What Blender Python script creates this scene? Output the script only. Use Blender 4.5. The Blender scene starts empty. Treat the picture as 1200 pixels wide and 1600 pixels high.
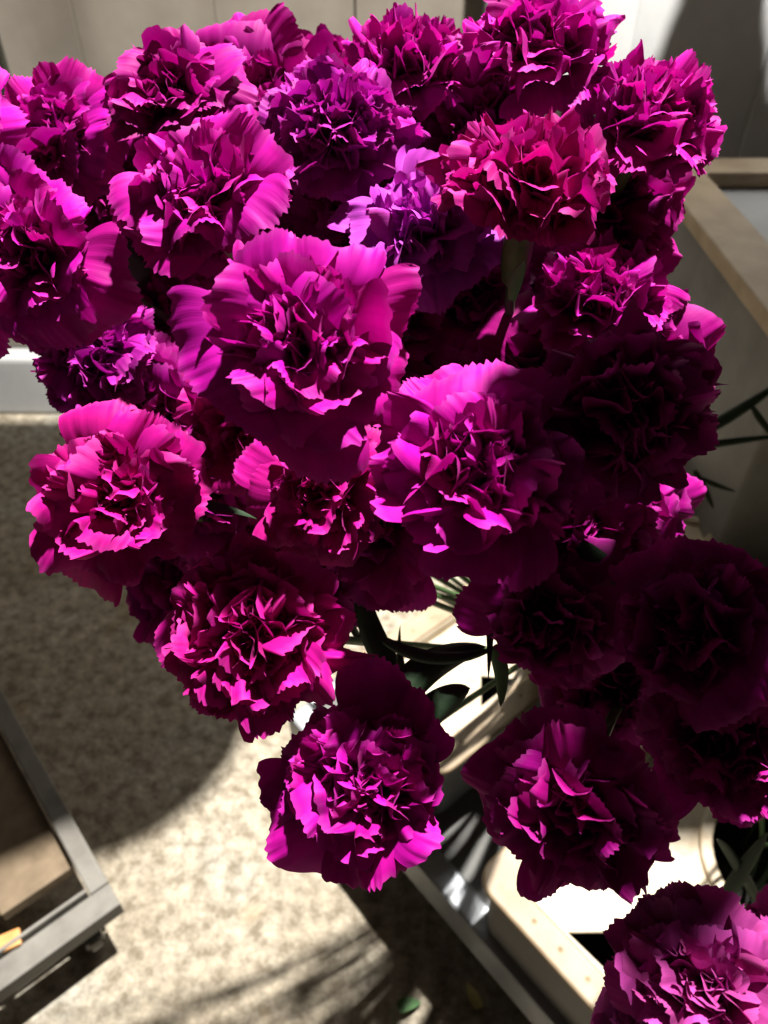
import bpy, bmesh, math, random
from mathutils import Vector, Matrix, Quaternion, noise
random.seed(7)
R = math.radians
scene = bpy.context.scene
col = scene.collection

# ------------------------------------------------------------------ camera
PITCH, CAM_H, FPX = R(42), 1.30, 1203.0          # focal length in photo pixels (photo is 1200 x 1600)
cam_data = bpy.data.cameras.new('camera')
cam_data.sensor_fit = 'HORIZONTAL'
cam_data.sensor_width = 24.0
cam_data.lens = 24.0 * FPX / 1200.0
cam_data.clip_start, cam_data.clip_end = 0.01, 60
cam_data.dof.use_dof = True
cam_data.dof.focus_distance = 0.36
cam_data.dof.aperture_fstop = 9.0
cam = bpy.data.objects.new('camera', cam_data)
cam.location = (0, 0, CAM_H)
cam.rotation_euler = (math.pi/2 - PITCH, 0, 0)
col.objects.link(cam)
scene.camera = cam

# ------------------------------------------------------------------ world: faint room light
world = bpy.data.worlds.new('World')
scene.world = world
world.use_nodes = True
bg = world.node_tree.nodes['Background']
bg.inputs['Color'].default_value = (1.0, 0.88, 0.74, 1)
bg.inputs['Strength'].default_value = 0.018

# ------------------------------------------------------------------ the lamp of the room (high above the flowers, to the right)
ld = bpy.data.lights.new('ceiling_lamp', 'POINT')
ld.energy = 1450
ld.color = (1.0, 0.955, 0.88)
ld.shadow_soft_size = 0.035
lamp = bpy.data.objects.new('ceiling_lamp', ld)
lamp.location = (0.45, 1.05, 3.2)
col.objects.link(lamp)

vs = scene.view_settings
vs.view_transform = 'Standard'
vs.look = 'None'
vs.exposure = 0.0
vs.gamma = 1.0
scene.cycles.max_bounces = 8
scene.cycles.diffuse_bounces = 5
scene.cycles.transmission_bounces = 6
scene.cycles.use_denoising = True
scene.cycles.sample_clamp_indirect = 6.0

# ------------------------------------------------------------------ camera helpers: pixel of the photo -> point
FW = Vector((0, math.cos(PITCH), -math.sin(PITCH)))
UP = Vector((0, math.sin(PITCH), math.cos(PITCH)))
RT = Vector((1, 0, 0))
CAM = Vector((0, 0, CAM_H))
def pdir(x, y): return FW + RT*((x-600)/FPX) - UP*((y-800)/FPX)
def atd(x, y, d): return CAM + pdir(x, y)*d
def onz(x, y, z):
    d = pdir(x, y); return CAM + d*((z-CAM_H)/d.z)
# trolley frame: s runs along the crates' long side, t towards the viewer
TA = R(40)
ORI = onz(690, 1210, 0.36)
KS = (CAM_H-0.36)/0.75            # the crates were measured with a 0.75 m drop; this is their real scale
ZOFF = CAM_H - KS*1.45
def st(s, t, z):
    s *= KS; t *= KS; z = z*KS + ZOFF
    return Vector((ORI.x + s*math.cos(TA) + t*math.sin(TA), ORI.y + s*math.sin(TA) - t*math.cos(TA), z))

# ------------------------------------------------------------------ materials
def mat(name):
    m = bpy.data.materials.new(name); m.use_nodes = True
    nt = m.node_tree; b = nt.nodes['Principled BSDF']
    return m, nt, b
def N(nt, t, **kw):
    n = nt.nodes.new(t)
    for k, v in kw.items(): setattr(n, k, v)
    return n
def ramp(nt, stops):
    r = N(nt, 'ShaderNodeValToRGB'); e = r.color_ramp.elements
    while len(e) < len(stops): e.new(0.5)
    for i, (p, c) in enumerate(stops): e[i].position = p; e[i].color = (*c, 1)
    return r
def noise_n(nt, scale, detail=4, rough=0.55, vec=None):
    n = N(nt, 'ShaderNodeTexNoise'); n.inputs['Scale'].default_value = scale
    n.inputs['Detail'].default_value = detail; n.inputs['Roughness'].default_value = rough
    if vec is not None: nt.links.new(vec, n.inputs['Vector'])
    return n
def bump(nt, b, height, strength, dist):
    bp = N(nt, 'ShaderNodeBump'); bp.inputs['Strength'].default_value = strength; bp.inputs['Distance'].default_value = dist
    nt.links.new(height, bp.inputs['Height']); nt.links.new(bp.outputs['Normal'], b.inputs['Normal']); return bp
def mixc(nt, fac, a, b, mode='MIX'):
    m = N(nt, 'ShaderNodeMix'); m.data_type = 'RGBA'; m.blend_type = mode
    for sock, v in ((m.inputs[0], fac), (m.inputs[6], a), (m.inputs[7], b)):
        if isinstance(v, bpy.types.NodeSocket): nt.links.new(v, sock)
        else: sock.default_value = v if not isinstance(v, tuple) else (*v, 1)
    return m.outputs[2]

def make_petal_mat():
    m, nt, b = mat('petal')
    L = nt.links
    uv = N(nt, 'ShaderNodeUVMap'); sep = N(nt, 'ShaderNodeSeparateXYZ'); L.new(uv.outputs[0], sep.inputs[0])
    oi = N(nt, 'ShaderNodeObjectInfo')
    # veins run from the claw to the fringe: noise stretched along v
    mp = N(nt, 'ShaderNodeMapping'); mp.inputs['Scale'].default_value = (26, 1.6, 1); L.new(uv.outputs[0], mp.inputs['Vector'])
    vein = noise_n(nt, 1.0, 4, 0.6, mp.outputs[0])
    blot = noise_n(nt, 3.2, 3, 0.5, uv.outputs[0])
    r1 = ramp(nt, [(0.32, (0.90, 0.85, 0.90)), (0.68, (1.05, 1.05, 1.04))]); L.new(vein.outputs['Fac'], r1.inputs[0])
    c = mixc(nt, 1.0, oi.outputs['Color'], r1.outputs[0], 'MULTIPLY')
    r2 = ramp(nt, [(0.3, (0.8, 0.7, 0.82)), (0.7, (1.15, 1.0, 1.1))]); L.new(blot.outputs['Fac'], r2.inputs[0])
    c = mixc(nt, 1.0, c, r2.outputs[0], 'MULTIPLY')
    # paler thin fringe, with edge highlights painted into the colour
    r3 = ramp(nt, [(0.93, (0, 0, 0)), (1.0, (0.14, 0.14, 0.14))]); L.new(sep.outputs[1], r3.inputs[0])
    c = mixc(nt, r3.outputs[0], c, (0.62, 0.12, 0.46))
    L.new(c, b.inputs['Base Color'])
    b.inputs['Roughness'].default_value = 0.58
    b.inputs['Specular IOR Level'].default_value = 0.09
    b.inputs['Sheen Weight'].default_value = 0.05
    b.inputs['Sheen Roughness'].default_value = 0.45
    b.inputs['Sheen Tint'].default_value = (1, 0.25, 0.7, 1)
    bump(nt, b, vein.outputs['Fac'], 0.22, 0.001)
    tr = N(nt, 'ShaderNodeBsdfTranslucent')
    tc = mixc(nt, 1.0, c, (1.0, 0.35, 0.85), 'MULTIPLY'); L.new(tc, tr.inputs['Color'])
    ms = N(nt, 'ShaderNodeMixShader'); ms.inputs[0].default_value = 0.27
    L.new(b.outputs[0], ms.inputs[1]); L.new(tr.outputs[0], ms.inputs[2])
    L.new(ms.outputs[0], nt.nodes['Material Output'].inputs['Surface'])
    return m
M_PETAL = make_petal_mat()

def simple(name, ca, cb, scale, rough, spec=0.4, bumpd=0.0, metal=0.0, bscale=None):
    m, nt, b = mat(name)
    tc = N(nt, 'ShaderNodeTexCoord')
    n = noise_n(nt, scale, 6, 0.6, tc.outputs['Object'])
    r = ramp(nt, [(0.33, ca), (0.67, cb)]); nt.links.new(n.outputs['Fac'], r.inputs[0])
    nt.links.new(r.outputs[0], b.inputs['Base Color'])
    b.inputs['Roughness'].default_value = rough; b.inputs['Specular IOR Level'].default_value = spec
    b.inputs['Metallic'].default_value = metal
    if bumpd:
        n2 = noise_n(nt, bscale or scale*4, 4, 0.6, tc.outputs['Object'])
        bump(nt, b, n2.outputs['Fac'], 0.6, bumpd)
    return m
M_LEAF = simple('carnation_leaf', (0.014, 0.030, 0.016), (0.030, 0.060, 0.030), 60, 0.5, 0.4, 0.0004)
M_DARKLEAF = simple('shade_painted_leaf', (0.006, 0.014, 0.007), (0.014, 0.028, 0.013), 60, 0.6, 0.2)  # darker leaf green with the shade put into the colour
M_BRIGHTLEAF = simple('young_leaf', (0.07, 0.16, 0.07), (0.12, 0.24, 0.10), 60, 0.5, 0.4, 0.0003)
M_STEM = simple('carnation_stem', (0.035, 0.07, 0.025), (0.08, 0.13, 0.05), 40, 0.5, 0.4, 0.0004)
M_CALYX = simple('calyx_green', (0.05, 0.10, 0.03), (0.12, 0.18, 0.06), 50, 0.5, 0.4, 0.0003)
M_STEEL = simple('galvanised_steel', (0.20, 0.215, 0.235), (0.33, 0.345, 0.365), 14, 0.42, 0.5, 0.0004, 0.55)
M_SHELF = simple('shelf_plate', (0.10, 0.10, 0.10), (0.16, 0.16, 0.155), 9, 0.75, 0.4, 0.0005)
M_GREYPLASTIC = simple('grey_crate_plastic', (0.17, 0.165, 0.16), (0.25, 0.245, 0.235), 8, 0.5, 0.4, 0.0004)
M_DARK = simple('dark_water', (0.008, 0.009, 0.007), (0.02, 0.02, 0.015), 10, 0.25, 0.5)
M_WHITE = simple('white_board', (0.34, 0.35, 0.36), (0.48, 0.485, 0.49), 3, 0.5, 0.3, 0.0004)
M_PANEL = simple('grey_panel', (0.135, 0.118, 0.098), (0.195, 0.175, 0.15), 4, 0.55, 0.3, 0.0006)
M_TAN = simple('tan_crate_rim', (0.33, 0.25, 0.165), (0.48, 0.38, 0.26), 10, 0.5, 0.35, 0.0004)
M_RIM = simple('worn_cream_rim', (0.20, 0.145, 0.09), (0.36, 0.285, 0.195), 16, 0.5, 0.35, 0.0005)
M_WOOD = simple('wood_board', (0.13, 0.095, 0.06), (0.22, 0.165, 0.11), 18, 0.6, 0.3, 0.0006)
M_CART = simple('dusty_painted_steel', (0.12, 0.112, 0.10), (0.22, 0.21, 0.19), 12, 0.55, 0.4, 0.0006)
M_ORANGE = simple('orange_label', (0.55, 0.24, 0.08), (0.75, 0.4, 0.16), 20, 0.5, 0.3)
M_YELLOW = simple('dry_leaf', (0.38, 0.33, 0.10), (0.5, 0.46, 0.2), 60, 0.5, 0.3)

def make_cream():
    m, nt, b = mat('cream_plastic')
    tc = N(nt, 'ShaderNodeTexCoord')
    n = noise_n(nt, 7, 6, 0.6, tc.outputs['Object']); n2 = noise_n(nt, 45, 5, 0.65, tc.outputs['Object'])
    r = ramp(nt, [(0.3, (0.33, 0.26, 0.175)), (0.5, (0.43, 0.37, 0.28)), (0.72, (0.49, 0.44, 0.35))]); nt.links.new(n.outputs['Fac'], r.inputs[0])
    d = ramp(nt, [(0.35, (0.72, 0.62, 0.5)), (0.5, (1, 1, 1))]); nt.links.new(n2.outputs['Fac'], d.inputs[0])
    nt.links.new(mixc(nt, 0.6, r.outputs[0], d.outputs[0], 'MULTIPLY'), b.inputs['Base Color'])
    b.inputs['Roughness'].default_value = 0.42; b.inputs['Subsurface Weight'].default_value = 0.0
    bump(nt, b, n2.outputs['Fac'], 0.3, 0.0006)
    return m
M_CREAM = make_cream()

def make_concrete():
    m, nt, b = mat('concrete')
    tc = N(nt, 'ShaderNodeTexCoord'); o = tc.outputs['Object']
    n1 = noise_n(nt, 4.5, 5, 0.6, o); n2 = noise_n(nt, 38, 5, 0.62, o); n3 = noise_n(nt, 160, 3, 0.6, o)
    v = N(nt, 'ShaderNodeTexVoronoi'); v.inputs['Scale'].default_value = 70; nt.links.new(o, v.inputs['Vector'])
    r1 = ramp(nt, [(0.3, (0.25, 0.215, 0.165)), (0.55, (0.34, 0.305, 0.25)), (0.72, (0.33, 0.32, 0.29))]); nt.links.new(n1.outputs['Fac'], r1.inputs[0])
    r2 = ramp(nt, [(0.36, (0.55, 0.51, 0.45)), (0.5, (0.94, 0.93, 0.91)), (0.63, (1.28, 1.27, 1.23))]); nt.links.new(n2.outputs['Fac'], r2.inputs[0])
    r3 = ramp(nt, [(0.35, (0.78, 0.76, 0.72)), (0.65, (1.15, 1.15, 1.15))]); nt.links.new(n3.outputs['Fac'], r3.inputs[0])
    c = mixc(nt, 1, r1.outputs[0], r2.outputs[0], 'MULTIPLY'); c = mixc(nt, 0.8, c, r3.outputs[0], 'MULTIPLY')
    # ochre stains
    n4 = noise_n(nt, 7.5, 3, 0.5, o); r4 = ramp(nt, [(0.62, (0, 0, 0)), (0.74, (0.55, 0.55, 0.55))]); nt.links.new(n4.outputs['Fac'], r4.inputs[0])
    c = mixc(nt, r4.outputs[0], c, (0.24, 0.165, 0.075))
    nt.links.new(c, b.inputs['Base Color'])
    b.inputs['Roughness'].default_value = 0.75; b.inputs['Specular IOR Level'].default_value = 0.3
    mx = N(nt, 'ShaderNodeMath'); mx.operation = 'ADD'; nt.links.new(n2.outputs['Fac'], mx.inputs[0]); nt.links.new(v.outputs['Distance'], mx.inputs[1])
    bump(nt, b, mx.outputs[0], 0.5, 0.003)
    return m
M_FLOOR = make_concrete()

# ------------------------------------------------------------------ mesh helpers
def link(name, me, m, parent=None, loc=None, smooth=False):
    o = bpy.data.objects.new(name, me); col.objects.link(o)
    if m and not me.materials: me.materials.append(m)
    if parent: o.parent = parent
    if loc is not None: o.location = loc
    if smooth:
        for p in me.polygons: p.use_smooth = True
    return o
def thing(name, label, cat, loc=(0, 0, 0), rotz=0, group=None):
    o = bpy.data.objects.new(name, None); col.objects.link(o)
    o.empty_display_size = 0.02
    o.location = loc; o.rotation_euler = (0, 0, rotz); o['label'] = label; o['category'] = cat
    if group: o['group'] = group
    return o
def tag(o, label, cat, group=None):
    o['label'] = label; o['category'] = cat
    if group: o['group'] = group
    return o
def box_mesh(name, x0, x1, y0, y1, z0, z1, bev=0.0, seg=2):
    bm = bmesh.new()
    bmesh.ops.create_cube(bm, size=1)
    for v in bm.verts:
        v.co = Vector(((x0+x1)/2 + v.co.x*(x1-x0), (y0+y1)/2 + v.co.y*(y1-y0), (z0+z1)/2 + v.co.z*(z1-z0)))
    if bev: bmesh.ops.bevel(bm, geom=bm.edges[:], offset=bev, segments=seg, affect='EDGES', profile=0.6)
    me = bpy.data.meshes.new(name); bm.to_mesh(me); bm.free()
    if bev:
        for p in me.polygons: p.use_smooth = True
        try: me.shade_auto_smooth(angle=R(35))
        except Exception:
            for p in me.polygons: p.use_smooth = False
    return me
def tube_mesh(name, pts, rads, n=8, cap=True):
    vs_, fs = [], []
    up0 = Vector((0.3, 0.2, 0.93))
    for i, p in enumerate(pts):
        t = (pts[min(i+1, len(pts)-1)] - pts[max(i-1, 0)]).normalized()
        a = t.orthogonal() if i == 0 else (pa - t*pa.dot(t))
        a.normalize(); pa = a; b = t.cross(a)
        for k in range(n):
            an = 2*math.pi*k/n
            vs_.append(p + (a*math.cos(an) + b*math.sin(an))*rads[i])
    for i in range(len(pts)-1):
        for k in range(n):
            fs.append((i*n+k, i*n+(k+1) % n, (i+1)*n+(k+1) % n, (i+1)*n+k))
    if cap:
        fs.append(tuple(range(n))[::-1]); fs.append(tuple((len(pts)-1)*n + k for k in range(n)))
    me = bpy.data.meshes.new(name); me.from_pydata([tuple(v) for v in vs_], [], fs)
    for p in me.polygons: p.use_smooth = True
    return me
def bez(p0, p1, p2, p3, n):
    out = []
    for i in range(n+1):
        t = i/n; u = 1-t
        out.append(p0*u**3 + p1*(3*u*u*t) + p2*(3*u*t*t) + p3*t**3)
    return out
def plate(name, loops, depth, bev, m, parent, z):
    """a flat plate cut from closed outlines (the first is the outer one, the others are holes)"""
    cu = bpy.data.curves.new(name, 'CURVE'); cu.dimensions = '2D'; cu.fill_mode = 'BOTH'
    cu.extrude = max(depth/2 - bev, 0.0002); cu.bevel_depth = bev; cu.bevel_resolution = 2
    for lp in loops:
        sp = cu.splines.new('POLY'); sp.points.add(len(lp)-1); sp.use_cyclic_u = True
        for i, (x, y) in enumerate(lp): sp.points[i].co = (x, y, 0, 1)
    tmp = bpy.data.objects.new('tmp', cu); col.objects.link(tmp)
    dg = bpy.context.evaluated_depsgraph_get()
    me = bpy.data.meshes.new_from_object(tmp.evaluated_get(dg)); me.name = name
    bpy.data.objects.remove(tmp); bpy.data.curves.remove(cu)
    me.materials.clear()
    return link(name, me, m, parent, (0, 0, z))
def rrect(x0, x1, y0, y1, r, n=6):
    out = []
    for cx, cy, a0 in ((x1-r, y1-r, 0), (x0+r, y1-r, 90), (x0+r, y0+r, 180), (x1-r, y0+r, 270)):
        for k in range(n+1):
            a = R(a0 + 90*k/n); out.append((cx + r*math.cos(a), cy + r*math.sin(a)))
    return out
def circ(x, y, r, n=24): return [(x + r*math.cos(2*math.pi*k/n), y + r*math.sin(2*math.pi*k/n)) for k in range(n)]

# ------------------------------------------------------------------ the setting
bm = bmesh.new()
bmesh.ops.create_grid(bm, x_segments=2, y_segments=2, size=4)
me = bpy.data.meshes.new('floor'); bm.to_mesh(me); bm.free()
fl = link('floor', me, M_FLOOR); fl['kind'] = 'structure'

WALL_Y = 1.92
wall = thing('panel_wall', 'grey vertical panel wall with white skirting behind the flowers', 'wall', (0, WALL_Y, 0))
pm = box_mesh('wall_panel', -0.1494, 0.1494, 0, 0.03, 0.19, 2.6, 0.0012)
pw = box_mesh('white_panel', -0.1494, 0.1494, 0, 0.03, 0.19, 2.6, 0.0012)
k = 0
for i in range(-9, 7):
    x = i*0.30 + 0.09
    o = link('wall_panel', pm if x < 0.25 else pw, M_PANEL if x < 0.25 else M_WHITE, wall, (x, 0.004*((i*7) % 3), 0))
link('wall_backing', box_mesh('wall_backing', -2.75, 2.05, 0.045, 0.09, 0, 2.62), M_DARK, wall)
link('skirting', box_mesh('skirting', -2.75, 2.05, -0.05, 0.04, 0, 0.186, 0.012), M_WHITE, wall)

# ------------------------------------------------------------------ trolley with the crates
TZ = 0.58
tro = thing('flower_trolley', 'grey steel flower trolley shelf carrying the cream crates', 'trolley', (ORI.x, ORI.y, ZOFF), TA)
tro.scale = (KS,)*3
# local axes: x = s, y = -t
S0, S1, T0, T1 = -0.028, 1.12, -0.62, 0.22      # y range = -t
link('shelf', box_mesh('shelf', S0+0.012, S1, T0, T1, TZ-0.02, TZ-0.004), M_SHELF, tro)
link('edge_rail', box_mesh('edge_rail', S0-0.022, S0+0.010, T0-0.01, T1+0.01, TZ-0.045, TZ+0.012, 0.004), M_STEEL, tro)
link('edge_rail', box_mesh('edge_rail', S0+0.012, S1, T1+0.002, T1+0.016, TZ-0.045, TZ+0.012, 0.004), M_STEEL, tro)
link('edge_rail', box_mesh('edge_rail', S0+0.012, S1, T0-0.016, T0-0.002, TZ-0.045, TZ+0.012, 0.004), M_STEEL, tro)
for x, y in ((S0+0.03, T0+0.02), (S1-0.03, T0+0.02), (S1-0.03, T1-0.02), (S0+0.06, T1-0.03)):
    link('post', box_mesh('post', x-0.014, x+0.014, y-0.014, y+0.014, -ZOFF/KS, TZ-0.021, 0.003), M_STEEL, tro)

def crate(name, label, s0, s1, y0, y1, holes, ribs):
    """cream flower crate insert in a grey tray; local x = s, y = -t"""
    th = thing(name, label, 'crate', (ORI.x, ORI.y, TZ*KS+ZOFF), TA, 'cream flower crates on the trolley')
    th.scale = (KS,)*3
    top = 0.7 - TZ
    rim_w = 0.024
    outer = rrect(s0, s1, y0, y1, 0.022); inner = rrect(s0+rim_w, s1-rim_w, y0+rim_w, y1-rim_w, 0.012)
    pins = []
    x = s0 + 0.05
    while x < s1 - 0.04:
        pins += [circ(x, y0+rim_w*0.5, 0.0032, 8), circ(x, y1-rim_w*0.5, 0.0032, 8)]; x += 0.031
    y = y0 + 0.05
    while y < y1 - 0.04:
        pins += [circ(s0+rim_w*0.5, y, 0.0032, 8)]; y += 0.031
    plate('rim', [outer, inner]+pins, 0.010, 0.003, M_RIM, th, top-0.005)
    plate('rim_underside', [rrect(s0+0.004, s1-0.004, y0+0.004, y1-0.004, 0.02), inner], 0.003, 0.0005, M_TAN, th, top-0.013)
    plate('deck', [rrect(s0+rim_w-0.003, s1-rim_w+0.003, y0+rim_w-0.003, y1-rim_w+0.003, 0.013)]+[h for h in holes], 0.005, 0.0018, M_CREAM, th, top-0.024)
    plate('collar', [inner, rrect(s0+rim_w+0.003, s1-rim_w-0.003, y0+rim_w+0.003, y1-rim_w-0.003, 0.010)], 0.018, 0.001, M_CREAM, th, top-0.0135)
    wi, wo = 0.014, 0.009
    plate('tray_wall', [rrect(s0+wo, s1-wo, y0+wo, y1-wo, 0.018), rrect(s0+wi, s1-wi, y0+wi, y1-wi, 0.014)], top-0.018, 0.001, M_GREYPLASTIC, th, (top-0.016)/2)
    plate('tray_bottom', [rrect(s0+wi+0.001, s1-wi-0.001, y0+wi+0.001, y1-wi-0.001, 0.014)], 0.006, 0.001, M_DARK, th, 0.004)
    for (cx, cy, r) in ribs:
        plate('hole_lip', [circ(cx, cy, r+0.007, 40), circ(cx, cy, r, 40)], 0.012, 0.003, M_CREAM, th, top-0.020)
    return th

# crate behind: its near edge is t = 0
h1 = [circ(0.30, 0.088, 0.052, 40), circ(0.46, 0.088, 0.052, 40), circ(0.62, 0.088, 0.052, 40)]
tri1 = [(0.10, 0.04), (0.17, 0.04), (0.135, 0.075)]
crate('flower_crate', 'cream flower crate under the main carnation bunch', -0.006, 0.98, 0.0, 0.178, h1+[tri1], [(0.30, 0.088, 0.052), (0.46, 0.088, 0.052), (0.62, 0.088, 0.052)])
h2 = [circ(0.205, -0.285, 0.076, 48), circ(0.44, -0.285, 0.076, 48)]
tri2 = [(-0.012, -0.180), (0.030, -0.215), (-0.006, -0.300)]
crate('flower_crate', 'cream flower crate with round hole beside the concrete floor', -0.047, 0.62, -0.49, -0.098, h2+[tri2], [(0.205, -0.285, 0.076), (0.44, -0.285, 0.076)])

# box-like crate by the wall, tan rim
c3 = thing('storage_crate', 'grey storage crate with wide tan rim beside the wall', 'crate', (0.56, 0.92, 0))
W3 = 0.72; D3 = 0.78; Z3 = 0.77
plate('rim', [rrect(0, W3, 0, D3, 0.02), rrect(0.085, W3-0.085, 0.085, D3-0.085, 0.015)], 0.03, 0.004, M_TAN, c3, Z3-0.015)
plate('wall_shell', [rrect(0.02, W3-0.02, 0.02, D3-0.02, 0.02), rrect(0.03, W3-0.03, 0.03, D3-0.03, 0.02)], Z3-0.032, 0.002, M_GREYPLASTIC, c3, (Z3-0.032)/2)
plate('lid', [rrect(0.075, W3-0.075, 0.075, D3-0.075, 0.015)], 0.006, 0.001, M_WHITE, c3, Z3-0.036)

# steel parts against the wall
p = link('steel_post', box_mesh('steel_post', -0.0225, 0.0225, -0.0225, 0.0225, 0, 2.5, 0.006), M_STEEL, None, (0.225, WALL_Y-0.09, 0))
tag(p, 'pale blue grey steel post standing before the white wall panel', 'post')
p = link('wall_bar', box_mesh('wall_bar', -0.018, 0.018, -0.012, 0.012, 0.74, 2.4, 0.004), M_DARK, None, (-0.845, WALL_Y-0.0125, 0))
tag(p, 'dark upright bar fixed on the grey wall panels', 'bar')

# second trolley base at the left: frame of steel angle round a wooden deck
ORJ = onz(690, 1210, CAM_H-0.75*CAM_H/1.45)
fr = thing('trolley_base', 'low grey steel trolley base with wooden deck on the concrete', 'trolley', (ORJ.x, ORJ.y, 0), TA)
fr.scale = (CAM_H/1.45,)*3
FX, FY, FZ = -0.320, 0.375, 0.15
link('frame_rail', box_mesh('frame_rail', FX-0.032, FX, FY+0.045, FY+1.1, 0.115, FZ, 0.003), M_CART, fr)
link('frame_rail', box_mesh('frame_rail', FX-0.9, FX, FY, FY+0.043, 0.115, FZ, 0.003), M_CART, fr)
link('frame_flange', box_mesh('frame_flange', FX-0.9, FX-0.034, FY+0.046, FY+0.052, 0.115, FZ+0.012, 0.001), M_CART, fr)
for q in range(4):
    link('deck_board', box_mesh('deck_board', FX-0.034-0.13*(q+1)+0.006, FX-0.036-0.13*q, FY+0.12, FY+1.08, 0.10, 0.125, 0.003), M_WOOD, fr)
for x, y in ((FX-0.06, FY+0.06), (FX-0.06, FY+0.95), (FX-0.8, FY+0.06), (FX-0.8, FY+0.95)):
    bm = bmesh.new(); bmesh.ops.create_cone(bm, cap_ends=True, segments=24, radius1=0.05, radius2=0.05, depth=0.03, matrix=Matrix.Translation((x, y, 0.05)) @ Matrix.Rotation(R(90), 4, 'Y'))
    bmesh.ops.bevel(bm, geom=[e for e in bm.edges if len(e.link_faces) == 2 and abs(e.calc_face_angle()-R(90)) < 0.2], offset=0.006, segments=2, affect='EDGES')
    mw = bpy.data.meshes.new('wheel'); bm.to_mesh(mw); bm.free()
    w = link('wheel', mw, M_DARK, fr)
    link('wheel_fork', box_mesh('wheel_fork', x-0.022, x+0.022, y-0.012, y+0.012, 0.102, 0.1145, 0.002), M_STEEL, fr)
p = onz(12, 1478, 0.136)
oc = link('orange_tag', box_mesh('orange_tag', -0.028, 0.028, -0.012, 0.012, 0, 0.008, 0.003), M_ORANGE, None, (p.x-0.01, p.y, 0.1352)); oc.rotation_euler.z = R(25)
tag(oc, 'small orange brown tag lying on the steel trolley base', 'tag')

# ------------------------------------------------------------------ carnation petals
def sm(a, b, x):
    t = min(max((x-a)/(b-a), 0), 1); return t*t*(3-2*t)
def petal_mesh(name, L, W, phi0, phi1, A, freq, cup, seed, claw=0.12, NU=72, NV=15, teeth=19, tooth=0.06, bendc=0.5, twist=0.0):
    rnd = random.Random(seed)
    p1, p2, p3, p4 = [rnd.uniform(0, 6.28) for _ in range(4)]
    asym = rnd.uniform(-0.12, 0.12); lob = rnd.uniform(0.02, 0.07)
    a2 = rnd.uniform(0.4, 0.8)
    nt_ = teeth + rnd.randint(-4, 5); th = [rnd.uniform(0.15, 1.0)**1.2 for _ in range(nt_+2)]; sk = [rnd.uniform(0.25, 0.75) for _ in range(nt_+2)]; curl = rnd.uniform(-0.1, 0.9)
    def edge(u):
        x = (u+1)/2*nt_; i = int(x); f = x-i
        saw = th[i]*(f/sk[i] if f < sk[i] else (1-f)/(1-sk[i]))
        return 1 - 0.20*abs(u)**2.4 + asym*u*0.5 + lob*math.sin(3.1*u+p3) + 0.03*noise.noise(Vector((u*5.0+seed, 3.3, seed*0.7))) + tooth*(saw-0.3)
    steps = 60; tab = [(0.0, 0.0, phi0)]
    x = z = 0.0
    for i in range(steps):
        q = (i+0.5)/steps*1.25
        ph = phi0 + (phi1-phi0)*sm(bendc-0.42, bendc+0.45, q) + curl*sm(0.72, 1.05, q)
        x += math.sin(ph)*L*1.25/steps; z += math.cos(ph)*L*1.25/steps
        tab.append((x, z, ph))
    verts, uvs, faces = [], [], []
    for j in range(NV+1):
        v = (j/NV)**0.85
        for i in range(NU+1):
            u = -1 + 2*i/NU
            smooth_e = 1 - 0.20*abs(u)**2.4 + asym*u*0.5 + lob*math.sin(3.1*u+p3)
            e = smooth_e + (edge(u)-smooth_e)*sm(0.8, 1.0, v)
            s = min(v*e, 1.24)
            k = s/1.25*steps; k0 = min(int(k), steps-1); fk = k-k0
            X = tab[k0][0]*(1-fk)+tab[k0+1][0]*fk; Z = tab[k0][1]*(1-fk)+tab[k0+1][1]*fk; ph = tab[k0][2]*(1-fk)+tab[k0+1][2]*fk
            wv = W/2*(claw + (1-claw)*sm(0.05, 0.95, v**0.9))
            y = u*wv
            h = A*v**2.2*(math.sin(freq*u*1.6+p1) + a2*math.sin(freq*u*3.1+p2+2.2*v)*v + (0.04 if cup < 0 else 0.16)*math.sin(freq*u*6.3+p4)*v*v)
            h += cup*u*u*v*W
            h += 0.00012*math.sin(15*u+p2)*v + 0.00012*math.sin(37*u+p1)*v*v
            h += (A*0.5+0.0018)*v*noise.noise(Vector((u*1.7+seed*3.1, v*2.2, seed*0.37))) + 0.0007*v*v*noise.noise(Vector((u*5.5+seed*1.3, v*3.0, seed*0.9)))
            y += A*0.5*v*v*math.sin(freq*u*2.3+p3)
            y += twist*s*L*v
            X2 = X - math.cos(ph)*h; Z2 = Z + math.sin(ph)*h
            verts.append((X2, y, Z2)); uvs.append(((u+1)/2, v))
    w = NU+1
    for j in range(NV):
        for i in range(NU): faces.append((j*w+i, j*w+i+1, (j+1)*w+i+1, (j+1)*w+i))
    me = bpy.data.meshes.new(name); me.from_pydata(verts, [], faces)
    ul = me.uv_layers.new(name='UVMap')
    for lp in me.loops: ul.data[lp.index].uv = uvs[lp.vertex_index]
    for p in me.polygons: p.use_smooth = True
    me.materials.append(M_PETAL)
    return me
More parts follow.
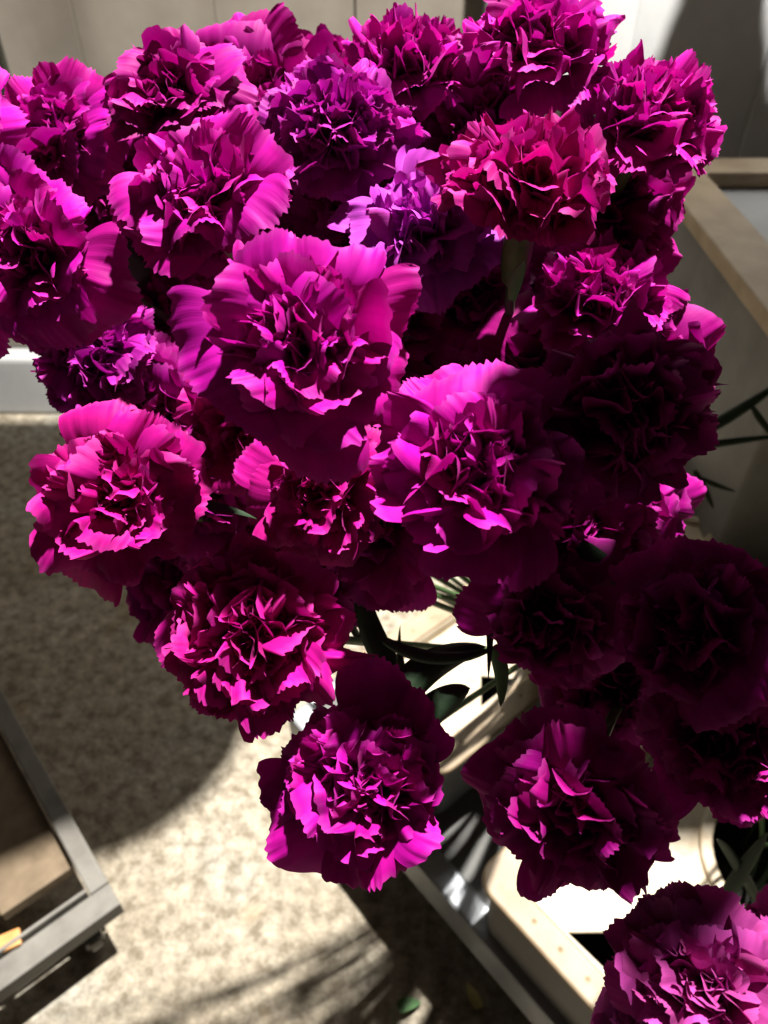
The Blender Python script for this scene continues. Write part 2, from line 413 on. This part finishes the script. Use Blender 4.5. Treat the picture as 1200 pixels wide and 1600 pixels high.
# layer: count, length, width, base angle, tip angle, ruffle, frequency, cup, ring radius
OPEN = [(6, .0530, .060, 12, 100, .0036, 1.6, -.04, .0045), (7, .0500, .050, 10, 82, .0050, 1.9, .02, .0042), (8, .0460, .042, 9, 60, .0056, 2.2, .06, .0036),
        (9, .0425, .036, 7, 42, .0056, 2.5, .09, .0030), (9, .0395, .031, 5, 24, .0054, 2.7, .09, .0022), (8, .0370, .027, 3, 8, .0050, 2.8, .08, .0012)]
DENSE = [(6, .0510, .050, 12, 100, .0044, 1.9, -.02, .0045), (8, .0500, .043, 11, 84, .0054, 2.3, .02, .0043), (10, .0485, .038, 10, 67, .0058, 2.5, .05, .0040),
         (11, .0470, .035, 9, 51, .0060, 2.6, .07, .0035), (11, .0458, .032, 7, 36, .0060, 2.7, .08, .0028), (10, .0448, .029, 5, 20, .0056, 2.8, .08, .0020), (8, .0440, .026, 3, 6, .005, 2.8, .06, .0010)]
VAR = 6
LIB = {}
for ti, (tn, layers) in enumerate((('open', OPEN), ('dense', DENSE))):
    for li, (n, L, W, f0, f1, A, fq, cup, r0) in enumerate(layers):
        LIB[tn, li] = [petal_mesh('petal', L, W, R(f0), R(f1), A*(0.8+0.12*q), fq*(0.85+0.07*q), cup, ti*100+li*10+q, tooth=0.058-0.006*li, twist=0.12*((q*37) % 5-2)/2) for q in range(VAR)]

# calyx: a ribbed tube with five teeth
def calyx_mesh():
    n = 20; prof = [(-0.030, .0032), (-0.027, .0052), (-0.020, .0068), (-0.010, .0074), (-0.002, .0072), (0.004, .0080), (0.009, .0092)]
    vv, ff = [], []
    for j, (z, r) in enumerate(prof):
        for k in range(n):
            a = 2*math.pi*k/n
            dz = (0.004*math.cos(5*a) if j == len(prof)-1 else 0)
            rr = r*(1+0.03*math.cos(10*a)); vv.append((rr*math.cos(a), rr*math.sin(a), z+dz))
    for j in range(len(prof)-1):
        for k in range(n): ff.append((j*n+k, j*n+(k+1) % n, (j+1)*n+(k+1) % n, (j+1)*n+k))
    ff.append(tuple(range(n))[::-1])
    me = bpy.data.meshes.new('calyx'); me.from_pydata(vv, [], ff)
    for p in me.polygons: p.use_smooth = True
    me.materials.append(M_CALYX); return me
CALYX = calyx_mesh()
def leaf_mesh(name, L, W, droop, seed, fold=0.35):
    rnd = random.Random(seed); ph = rnd.uniform(0, 6)
    vv, ff = [], []; NV = 14; NU = 4
    for j in range(NV+1):
        v = j/NV; w = W*(0.75+0.25*math.sin(v*3.1))*(1-v**2.5)**0.8 if v < 1 else 0.0
        an = droop*v
        x = L*(math.sin(an)/droop if abs(droop) > 1e-3 else v); z = L*((math.cos(an)-1)/droop if abs(droop) > 1e-3 else 0)
        for i in range(NU+1):
            u = -1+2*i/NU
            vv.append((x, u*w/2 + 0.004*math.sin(2.5*v+ph)*v, z + abs(u)*w/2*fold))
    for j in range(NV):
        for i in range(NU): ff.append((j*5+i, j*5+i+1, (j+1)*5+i+1, (j+1)*5+i))
    me = bpy.data.meshes.new(name); me.from_pydata(vv, [], ff)
    for p in me.polygons: p.use_smooth = True
    me.materials.append(M_LEAF); return me
LEAVES = [leaf_mesh('leaf', L, W, d, s) for L, W, d, s in ((.095, .0075, .9, 1), (.075, .007, 1.6, 2), (.11, .008, .5, 3), (.06, .0065, 2.2, 4))]

COLS = {'w': (0.40, 0.05, 0.40), 'm': (0.37, 0.003, 0.235), 'r': (0.385, 0.004, 0.18), 'v': (0.31, 0.010, 0.25), 'd': (0.27, 0.002, 0.16), 'p': (0.36, 0.05, 0.235), 'l': (0.46, 0.11, 0.34)}  # w: pale violet brightened as if lit; d: magenta darkened for shaded blooms
def rot_to(axis):
    return Vector((0, 0, 1)).rotation_difference(axis)
def carnation(label, px, py, dia, size, kind, tilt, colr, foot, leaves=2, squash=1.0, seed=None, dd=0.0, grow=1.0, at=None, axis=None, group='magenta carnations', bundle=None):
    """px,py: photo pixel of the head centre; dia: its width there; size: real diameter (m); tilt: axis lean (right, up) in degrees from facing the camera"""
    seed = seed if seed is not None else int(px*3+py*7)
    rnd = random.Random(seed)
    d = FPX*size/dia + dd
    P = atd(px, py, d) if at is None else Vector(at)
    tocam = (CAM-P).normalized()
    a = tocam + RT*math.tan(R(tilt[0])) + UP*math.tan(R(tilt[1])); a.normalize()
    if axis is not None: a = Vector(axis).normalized()
    q = rot_to(a) @ Quaternion((0, 0, 1), rnd.uniform(0, 6.28))
    sc = size*grow*(0.97 if kind == 'open' else 1.03)/0.083
    base = P - a*(0.024*sc)
    foot = Vector(foot)
    th = thing('carnation', label, 'flower', foot, 0, group)
    c0 = COLS[colr]
    layers = OPEN if kind == 'open' else DENSE
    for li, (n, L, W, f0, f1, A, fq, cup, r0) in enumerate(layers):
        off = rnd.uniform(0, 6.28)
        for k in range(n):
            if li < 2 and rnd.random() < 0.10: continue
            o = bpy.data.objects.new('petal', LIB[kind, li][rnd.randrange(VAR)]); col.objects.link(o); o.parent = th
            az = off + 2*math.pi*(k+rnd.uniform(-0.42, 0.42))/n
            ql = Quaternion((0, 0, 1), az) @ Quaternion((0, 1, 0), R(rnd.gauss(0, 13 if li < 2 else 9))) @ Quaternion((0, 0, 1), R(rnd.gauss(0, 16)))
            ring = Vector((math.cos(az)*r0, math.sin(az)*r0, 0.002))*sc
            o.rotation_mode = 'QUATERNION'; o.rotation_quaternion = q @ ql
            o.location = base + q @ ring - foot
            s = sc*rnd.uniform(0.88, 1.10)
            o.scale = (s, s*(1 if rnd.random() < .5 else -1)*rnd.uniform(.92, 1.08), s*squash)
            j = rnd.uniform(0.82, 1.16); hj = rnd.uniform(0.86, 1.14)
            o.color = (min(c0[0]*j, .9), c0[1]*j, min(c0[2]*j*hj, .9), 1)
    cx = bpy.data.objects.new('calyx', CALYX); col.objects.link(cx); cx.parent = th
    cx.rotation_mode = 'QUATERNION'; cx.rotation_quaternion = q; cx.location = base - foot; cx.scale = (sc,)*3
    st0 = base - a*0.029*sc
    ln = (st0-foot).length
    if bundle is None: pts = bez(foot, foot + Vector((rnd.uniform(-.02, .02), rnd.uniform(-.02, .02), ln*0.4)), st0 - a*ln*0.33, st0, 22)
    else: pts = bez(foot, Vector(bundle) + Vector((rnd.uniform(-.03, .03), rnd.uniform(-.03, .03), 0)), st0 - a*0.07, st0, 22)
    stem = link('stem', tube_mesh('stem', [p-foot for p in pts], [0.0026+0.0004*math.cos(i*math.pi/5.5)**8 for i in range(len(pts))]), M_STEM, th)
    for q_ in range(leaves):
        i = rnd.choice((20, 17, 14)); tdir = (pts[i+1]-pts[i-1]).normalized() if i < 22 else a
        nd = bpy.data.objects.new('leaf', LEAVES[rnd.randrange(4)]); col.objects.link(nd); nd.parent = stem
        qq = rot_to(tdir) @ Quaternion((0, 0, 1), rnd.uniform(0, 6.28)) @ Quaternion((0, 1, 0), R(-50))
        nd.rotation_mode = 'QUATERNION'; nd.rotation_quaternion = qq; nd.location = pts[i]-foot
    return th
BND = (0.20, 0.48, 0.68)
def foot1(i): return st(0.265+0.07*((i*0.618) % 1), -0.055-0.065*((i*0.377) % 1), TZ+0.012)
def foot2(i): return st(0.15+0.11*((i*0.618) % 1), 0.235+0.10*((i*0.377) % 1), TZ+0.012)

FLOWERS = [
 # label, x, y, dia, size, kind, tilt, colour, foot, leaves
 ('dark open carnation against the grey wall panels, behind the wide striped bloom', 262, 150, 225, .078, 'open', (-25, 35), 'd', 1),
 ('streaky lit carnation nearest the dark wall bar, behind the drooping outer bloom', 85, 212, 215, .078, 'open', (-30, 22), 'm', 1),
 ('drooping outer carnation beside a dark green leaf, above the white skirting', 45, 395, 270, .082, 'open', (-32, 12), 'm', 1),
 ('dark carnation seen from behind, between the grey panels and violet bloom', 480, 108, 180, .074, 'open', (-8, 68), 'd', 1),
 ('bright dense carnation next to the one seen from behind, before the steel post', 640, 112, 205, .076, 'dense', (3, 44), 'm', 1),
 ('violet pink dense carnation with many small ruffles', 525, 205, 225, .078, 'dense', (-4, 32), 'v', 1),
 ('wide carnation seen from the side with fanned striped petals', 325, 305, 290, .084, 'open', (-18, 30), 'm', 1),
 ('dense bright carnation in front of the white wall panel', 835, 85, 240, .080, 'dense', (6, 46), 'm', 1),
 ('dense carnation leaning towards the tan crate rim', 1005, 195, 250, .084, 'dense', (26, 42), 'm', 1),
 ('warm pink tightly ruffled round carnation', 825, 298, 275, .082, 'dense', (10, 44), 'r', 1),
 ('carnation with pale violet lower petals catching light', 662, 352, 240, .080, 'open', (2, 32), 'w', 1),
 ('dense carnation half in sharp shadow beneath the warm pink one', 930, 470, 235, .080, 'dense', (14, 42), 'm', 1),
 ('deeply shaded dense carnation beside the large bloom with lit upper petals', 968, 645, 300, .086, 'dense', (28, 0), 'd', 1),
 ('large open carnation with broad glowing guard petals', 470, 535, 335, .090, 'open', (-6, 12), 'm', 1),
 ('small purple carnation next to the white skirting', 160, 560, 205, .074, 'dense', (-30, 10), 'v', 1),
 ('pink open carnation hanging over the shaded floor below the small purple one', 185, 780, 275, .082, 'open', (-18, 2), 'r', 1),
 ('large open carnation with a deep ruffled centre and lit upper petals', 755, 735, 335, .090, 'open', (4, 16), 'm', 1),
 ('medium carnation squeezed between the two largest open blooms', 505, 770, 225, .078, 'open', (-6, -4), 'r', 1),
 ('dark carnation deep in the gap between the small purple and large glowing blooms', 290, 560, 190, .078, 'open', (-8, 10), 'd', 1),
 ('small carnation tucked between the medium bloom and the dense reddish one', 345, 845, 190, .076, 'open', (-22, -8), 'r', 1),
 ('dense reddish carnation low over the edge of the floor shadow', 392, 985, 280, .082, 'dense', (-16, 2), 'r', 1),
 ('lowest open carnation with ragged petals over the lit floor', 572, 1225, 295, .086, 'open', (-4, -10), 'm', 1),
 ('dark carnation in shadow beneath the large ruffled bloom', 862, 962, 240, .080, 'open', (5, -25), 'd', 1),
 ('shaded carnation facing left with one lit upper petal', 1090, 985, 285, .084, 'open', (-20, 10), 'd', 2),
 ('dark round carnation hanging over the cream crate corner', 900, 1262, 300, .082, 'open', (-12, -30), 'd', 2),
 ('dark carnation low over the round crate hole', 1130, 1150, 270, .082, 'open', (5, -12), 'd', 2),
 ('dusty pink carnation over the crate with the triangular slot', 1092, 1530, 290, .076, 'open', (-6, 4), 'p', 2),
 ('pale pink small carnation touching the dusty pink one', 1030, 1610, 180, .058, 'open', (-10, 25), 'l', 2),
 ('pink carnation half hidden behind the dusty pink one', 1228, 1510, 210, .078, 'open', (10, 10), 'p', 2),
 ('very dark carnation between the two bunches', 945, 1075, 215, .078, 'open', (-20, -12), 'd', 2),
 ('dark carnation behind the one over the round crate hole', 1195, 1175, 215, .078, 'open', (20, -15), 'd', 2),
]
HEADS = []
for i, (lab, x, y, dia, size, kind, tilt, c, ft) in enumerate(FLOWERS):
    HEADS.append(carnation(lab, x, y, dia, size, kind, tilt, c, foot1(i) if ft == 1 else foot2(i), 1, bundle=BND if ft == 1 else None))

# blooms deeper in the bunch, filling it behind the front ones
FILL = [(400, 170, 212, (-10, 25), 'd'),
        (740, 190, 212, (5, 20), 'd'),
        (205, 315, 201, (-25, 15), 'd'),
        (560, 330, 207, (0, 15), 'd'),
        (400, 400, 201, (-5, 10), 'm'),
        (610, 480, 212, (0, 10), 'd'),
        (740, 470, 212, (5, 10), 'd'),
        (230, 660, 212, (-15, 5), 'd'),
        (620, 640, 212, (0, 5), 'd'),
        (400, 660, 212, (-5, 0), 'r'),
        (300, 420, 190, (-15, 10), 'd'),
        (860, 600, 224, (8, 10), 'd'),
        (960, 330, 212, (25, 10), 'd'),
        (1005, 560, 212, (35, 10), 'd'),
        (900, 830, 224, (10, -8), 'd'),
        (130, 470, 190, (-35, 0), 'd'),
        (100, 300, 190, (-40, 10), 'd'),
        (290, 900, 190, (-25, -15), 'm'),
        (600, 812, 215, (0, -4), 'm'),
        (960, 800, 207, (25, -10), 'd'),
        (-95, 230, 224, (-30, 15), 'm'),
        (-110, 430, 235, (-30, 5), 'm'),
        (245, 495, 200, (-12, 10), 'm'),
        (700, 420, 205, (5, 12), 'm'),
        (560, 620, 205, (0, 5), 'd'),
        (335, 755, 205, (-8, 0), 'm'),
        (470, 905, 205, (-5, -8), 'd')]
FILL_AT = ['between the dark back blooms and the wide side view bloom',
           'between the dense bright bloom and the warm pink one',
           'between the streaky bloom and the wide side view one',
           'below the violet pink bloom with small ruffles',
           'above the large glowing bloom, beside a green leaf tip',
           'in the shadow beside the large glowing bloom',
           'beside the half shadowed dense bloom, above the large ruffled one',
           'between the small purple bloom and the pink hanging one',
           'in the dark gap between the two largest open blooms',
           'tucked under the large glowing bloom, beside the medium one',
           'between the wide striped bloom and the large glowing one',
           'behind the large ruffled bloom, under the half shadowed one',
           'under the dense bloom leaning towards the tan crate rim',
           'behind the deeply shaded dense bloom, facing the storage crate',
           'below the deeply shaded dense bloom',
           'under the drooping outer bloom',
           'between the streaky bloom and the drooping outer one',
           'beside the dense reddish bloom, above the shaded floor',
           'between the medium squeezed bloom and the large ruffled one, over the crate',
           'below the deeply shaded dense bloom beside the cream crate',
           'outside the streaky bloom at the end of the bunch',
           'outside the drooping outer bloom at the end of the bunch',
           'between the small purple bloom and the large glowing one',
           'above the two largest blooms, under the pale violet petals',
           'in the gap under the large glowing bloom at its right',
           'between the pink hanging bloom and the medium squeezed one',
           'between the dense reddish bloom and the medium squeezed one']
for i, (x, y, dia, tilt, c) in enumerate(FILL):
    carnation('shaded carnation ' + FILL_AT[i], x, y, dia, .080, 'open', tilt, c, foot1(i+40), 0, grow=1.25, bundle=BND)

# single leaves that show between the blooms: (bloom they grow under, width, bright?, photo points with distance)
def leaf_strip(owner, width, bright, pts3, fold=0.3):
    n = 18; th = HEADS[owner]; P = []
    for i in range(n+1):
        t = i/n
        P.append(pts3[0]*(1-t)**2 + pts3[1]*2*t*(1-t) + pts3[2]*t*t if len(pts3) == 3 else pts3[0].lerp(pts3[1], t))
    vv, ff = [], []
    for i, p in enumerate(P):
        t = i/n; tg = (P[min(i+1, n)]-P[max(i-1, 0)]).normalized(); side = tg.cross((CAM-p).normalized()).normalized(); nor = side.cross(tg)
        w = width/2*(0.55+0.45*math.sin(min(t*2.2, 1)*math.pi/2))*(1-t**3)**0.7
        for u in (-1, -.5, 0, .5, 1): vv.append(tuple(p + side*(u*w) + nor*(-abs(u)*w*fold) - th.location))
    for i in range(n):
        for k in range(4): ff.append((i*5+k, i*5+k+1, i*5+k+6, i*5+k+5))
    me = bpy.data.meshes.new('leaf'); me.from_pydata(vv, [], ff)
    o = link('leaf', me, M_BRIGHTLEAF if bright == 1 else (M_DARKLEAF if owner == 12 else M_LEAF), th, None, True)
    md = o.modifiers.new('thick', 'SOLIDIFY'); md.thickness = 0.0006
for ow, w, br, pts in (
    (2, .030, 0, ((220, 440, .44), (170, 380, .42), (110, 420, .41))), (2, .022, 0, ((230, 420, .45), (190, 440, .43), (120, 455, .42))),
    (13, .010, 1, ((430, 420, .37), (410, 370, .36), (370, 378, .355))), (13, .007, 1, ((425, 430, .37), (415, 390, .36), (412, 362, .355))), (9, .007, 1, ((800, 470, .38), (805, 430, .37), (820, 408, .365))),
    (21, .016, 0, ((650, 1100, .45), (565, 1000, .45), (560, 890, .45))), (21, .020, 0, ((620, 1110, .42), (640, 1030, .42), (760, 1010, .43))), (21, .018, 0, ((640, 1150, .42), (680, 1090, .42), (735, 1075, .42))),
    (21, .012, 0, ((610, 1180, .44), (650, 1120, .44), (620, 1020, .44))), (22, .009, 1, ((770, 1010, .42), (790, 1040, .42), (782, 1105, .42))), (22, .008, 0, ((600, 1000, .42), (680, 1050, .42), (775, 1012, .42))),
    (12, 0.0139, 0, ((1085, 680, .85), (1140, 655, .85), (1230, 590, .85))), (12, 0.0089, 0, ((1085, 700, .85), (1130, 690, .85), (1230, 680, .85))), (12, 0.0079, 0, ((1085, 735, .85), (1100, 760, .85), (1115, 795, .85))), (12, 0.0060, 0, ((1090, 745, .85), (1120, 760, .85), (1150, 768, .85))), (12, 0.0079, 0, ((1175, 635, .85), (1190, 660, .85), (1215, 690, .85))),
    (23, .012, 0, ((905, 850, .40), (950, 890, .40), (985, 930, .40))), (23, .009, 0, ((960, 905, .40), (1000, 890, .40), (1015, 898, .39))),
    (27, .012, 0, ((1120, 1420, .62), (1160, 1360, .60), (1200, 1300, .58))), (27, .010, 0, ((1190, 1420, .62), (1150, 1340, .60), (1120, 1310, .58)))):
    leaf_strip(ow, w, br, [atd(*p) for p in pts])

# unseen things added to cast shade: kraft paper bunches, a shelf and a rack
M_KRAFT = simple('kraft_paper', (0.28, 0.19, 0.11), (0.38, 0.27, 0.16), 30, 0.7, 0.2, 0.0008)
def bunch(name, centre, foot, rad, n, lab):
    centre, foot = Vector(centre), Vector(foot)
    ax = (centre-foot).normalized(); q = rot_to(ax); ln = (centre-foot).length
    seg, rows = 36, 12; vv, ff = [], []
    for j in range(rows+1):
        v = j/rows
        for k in range(seg):
            a_ = 2*math.pi*k/seg
            r = (0.035 + (rad*0.9-0.035)*v**1.2)*(1+0.05*v*math.sin(5*a_)+0.03*v*math.sin(11*a_+1))
            vv.append(tuple(q @ Vector((r*math.cos(a_), r*math.sin(a_), ln*(0.35+0.57*v)+0.02*v*math.sin(4*a_)))))
    for j in range(rows):
        for k in range(seg): ff.append((j*seg+k, j*seg+(k+1) % seg, (j+1)*seg+(k+1) % seg, (j+1)*seg+k))
    me = bpy.data.meshes.new('added_sleeve'); me.from_pydata(vv, [], ff)
    for p in me.polygons: p.use_smooth = True
    o = link('added_sleeve', me, M_KRAFT, None, foot)
    md = o.modifiers.new('thick', 'SOLIDIFY'); md.thickness = 0.0008
    tag(o, 'added unseen brown kraft paper sleeve round ' + name, 'sleeve')
    for k in range(n):
        rr = rad*0.92*math.sqrt((k+0.5)/n); a_ = k*2.39996
        off = Vector((rr*math.cos(a_), rr*math.sin(a_), -0.28*rr*rr/rad))
        axis = q @ (Vector((0, 0, 1)) + Vector((off.x, off.y, 0))*4)
        carnation(lab, 0, 0, 100, .082, 'open', (0, 0), 'md'[k % 2], foot + q @ Vector((0.02*math.cos(a_), 0.02*math.sin(a_), 0)), 1, at=centre + q @ off, axis=axis, seed=900+k, group='added unseen carnations of '+name)
# shelf board on rods, added out of view to shade the left floor
hs = thing('added_shade_board', 'added unseen wooden shelf board on steel rods, shading the concrete', 'shelf', (0, 0.0875, 1.40))
out = [(-0.62, 1.40), (-0.62, 0.46), (-0.22, 0.615), (-0.085, 0.690), (-0.05, 0.704), (-0.022, 0.722), (0.003, 0.745), (0.022, 0.770), (0.038, 0.805), (0.05, 0.85), (0.058, 0.92), (0.06, 1.0), (0.055, 1.40)]  # outline shaped after the wanted edge of the floor shadow
plate('board', [out], 0.022, 0.003, M_WOOD, hs, 0)
for x, y in ((-0.55, 0.78), (-0.55, 1.33), (-0.04, 0.85), (-0.03, 1.33)):
    link('rod', tube_mesh('rod', [Vector((x, y, 0.0112)), Vector((x, y, 1.8))], [0.005, 0.005]), M_STEEL, hs)
# steel rack added out of view; its shelf shades the crate and white wall
rk = thing('added_shade_rack', 'added unseen steel rack whose high shelf shades the white wall', 'rack', (0.95, 1.22, 0))
link('shelf', box_mesh('shelf', -0.60, 0.45, -0.53, 0.46, 1.485, 1.50, 0.003), M_SHELF, rk)
link('shelf_edge', box_mesh('shelf_edge', -0.615, -0.602, -0.53, 0.46, 1.46, 1.51, 0.003), M_STEEL, rk)
for x, y in ((0.06, -0.37), (0.06, 0.37), (0.42, -0.37), (0.42, 0.37)):
    link('post', box_mesh('post', x-0.018, x+0.018, y-0.018, y+0.018, 0, 1.484, 0.003), M_STEEL, rk)
bunch('the tall bunch in the crate hole', (0.172, 0.370, 1.42), st(0.215, 0.30, TZ+0.012), 0.052, 5, 'magenta carnation of the added unseen tall paper wrapped bunch in the crate hole')  # bunch added out of view to shade the blooms at the right
bunch('the bunch on the rack shelf', (0.63, 1.61, 1.66), (0.63, 1.59, 1.502), 0.10, 7, 'magenta carnation of the added unseen bunch on the rack shelf')  # added out of view for the rounded shadow on the white wall

# fallen leaves on the floor
for (x, y, m, lab, L, W, rz) in ((622, 1580, M_BRIGHTLEAF, 'small green leaf fallen on the concrete floor', .038, .02, 0.4), (748, 1580, M_YELLOW, 'small yellow bud fallen on the concrete near the trolley', .042, .018, 1.9)):
    p = onz(x, y, 0.006)
    me = leaf_mesh('fallen_leaf', L, W, 0.6, x); me.materials.clear()
    o = link('fallen_leaf', me, m, None, (p.x, p.y, 0.008)); o.rotation_euler = (0, 0, rz); o.location.z = 0.018
    tag(o, lab, 'leaf')
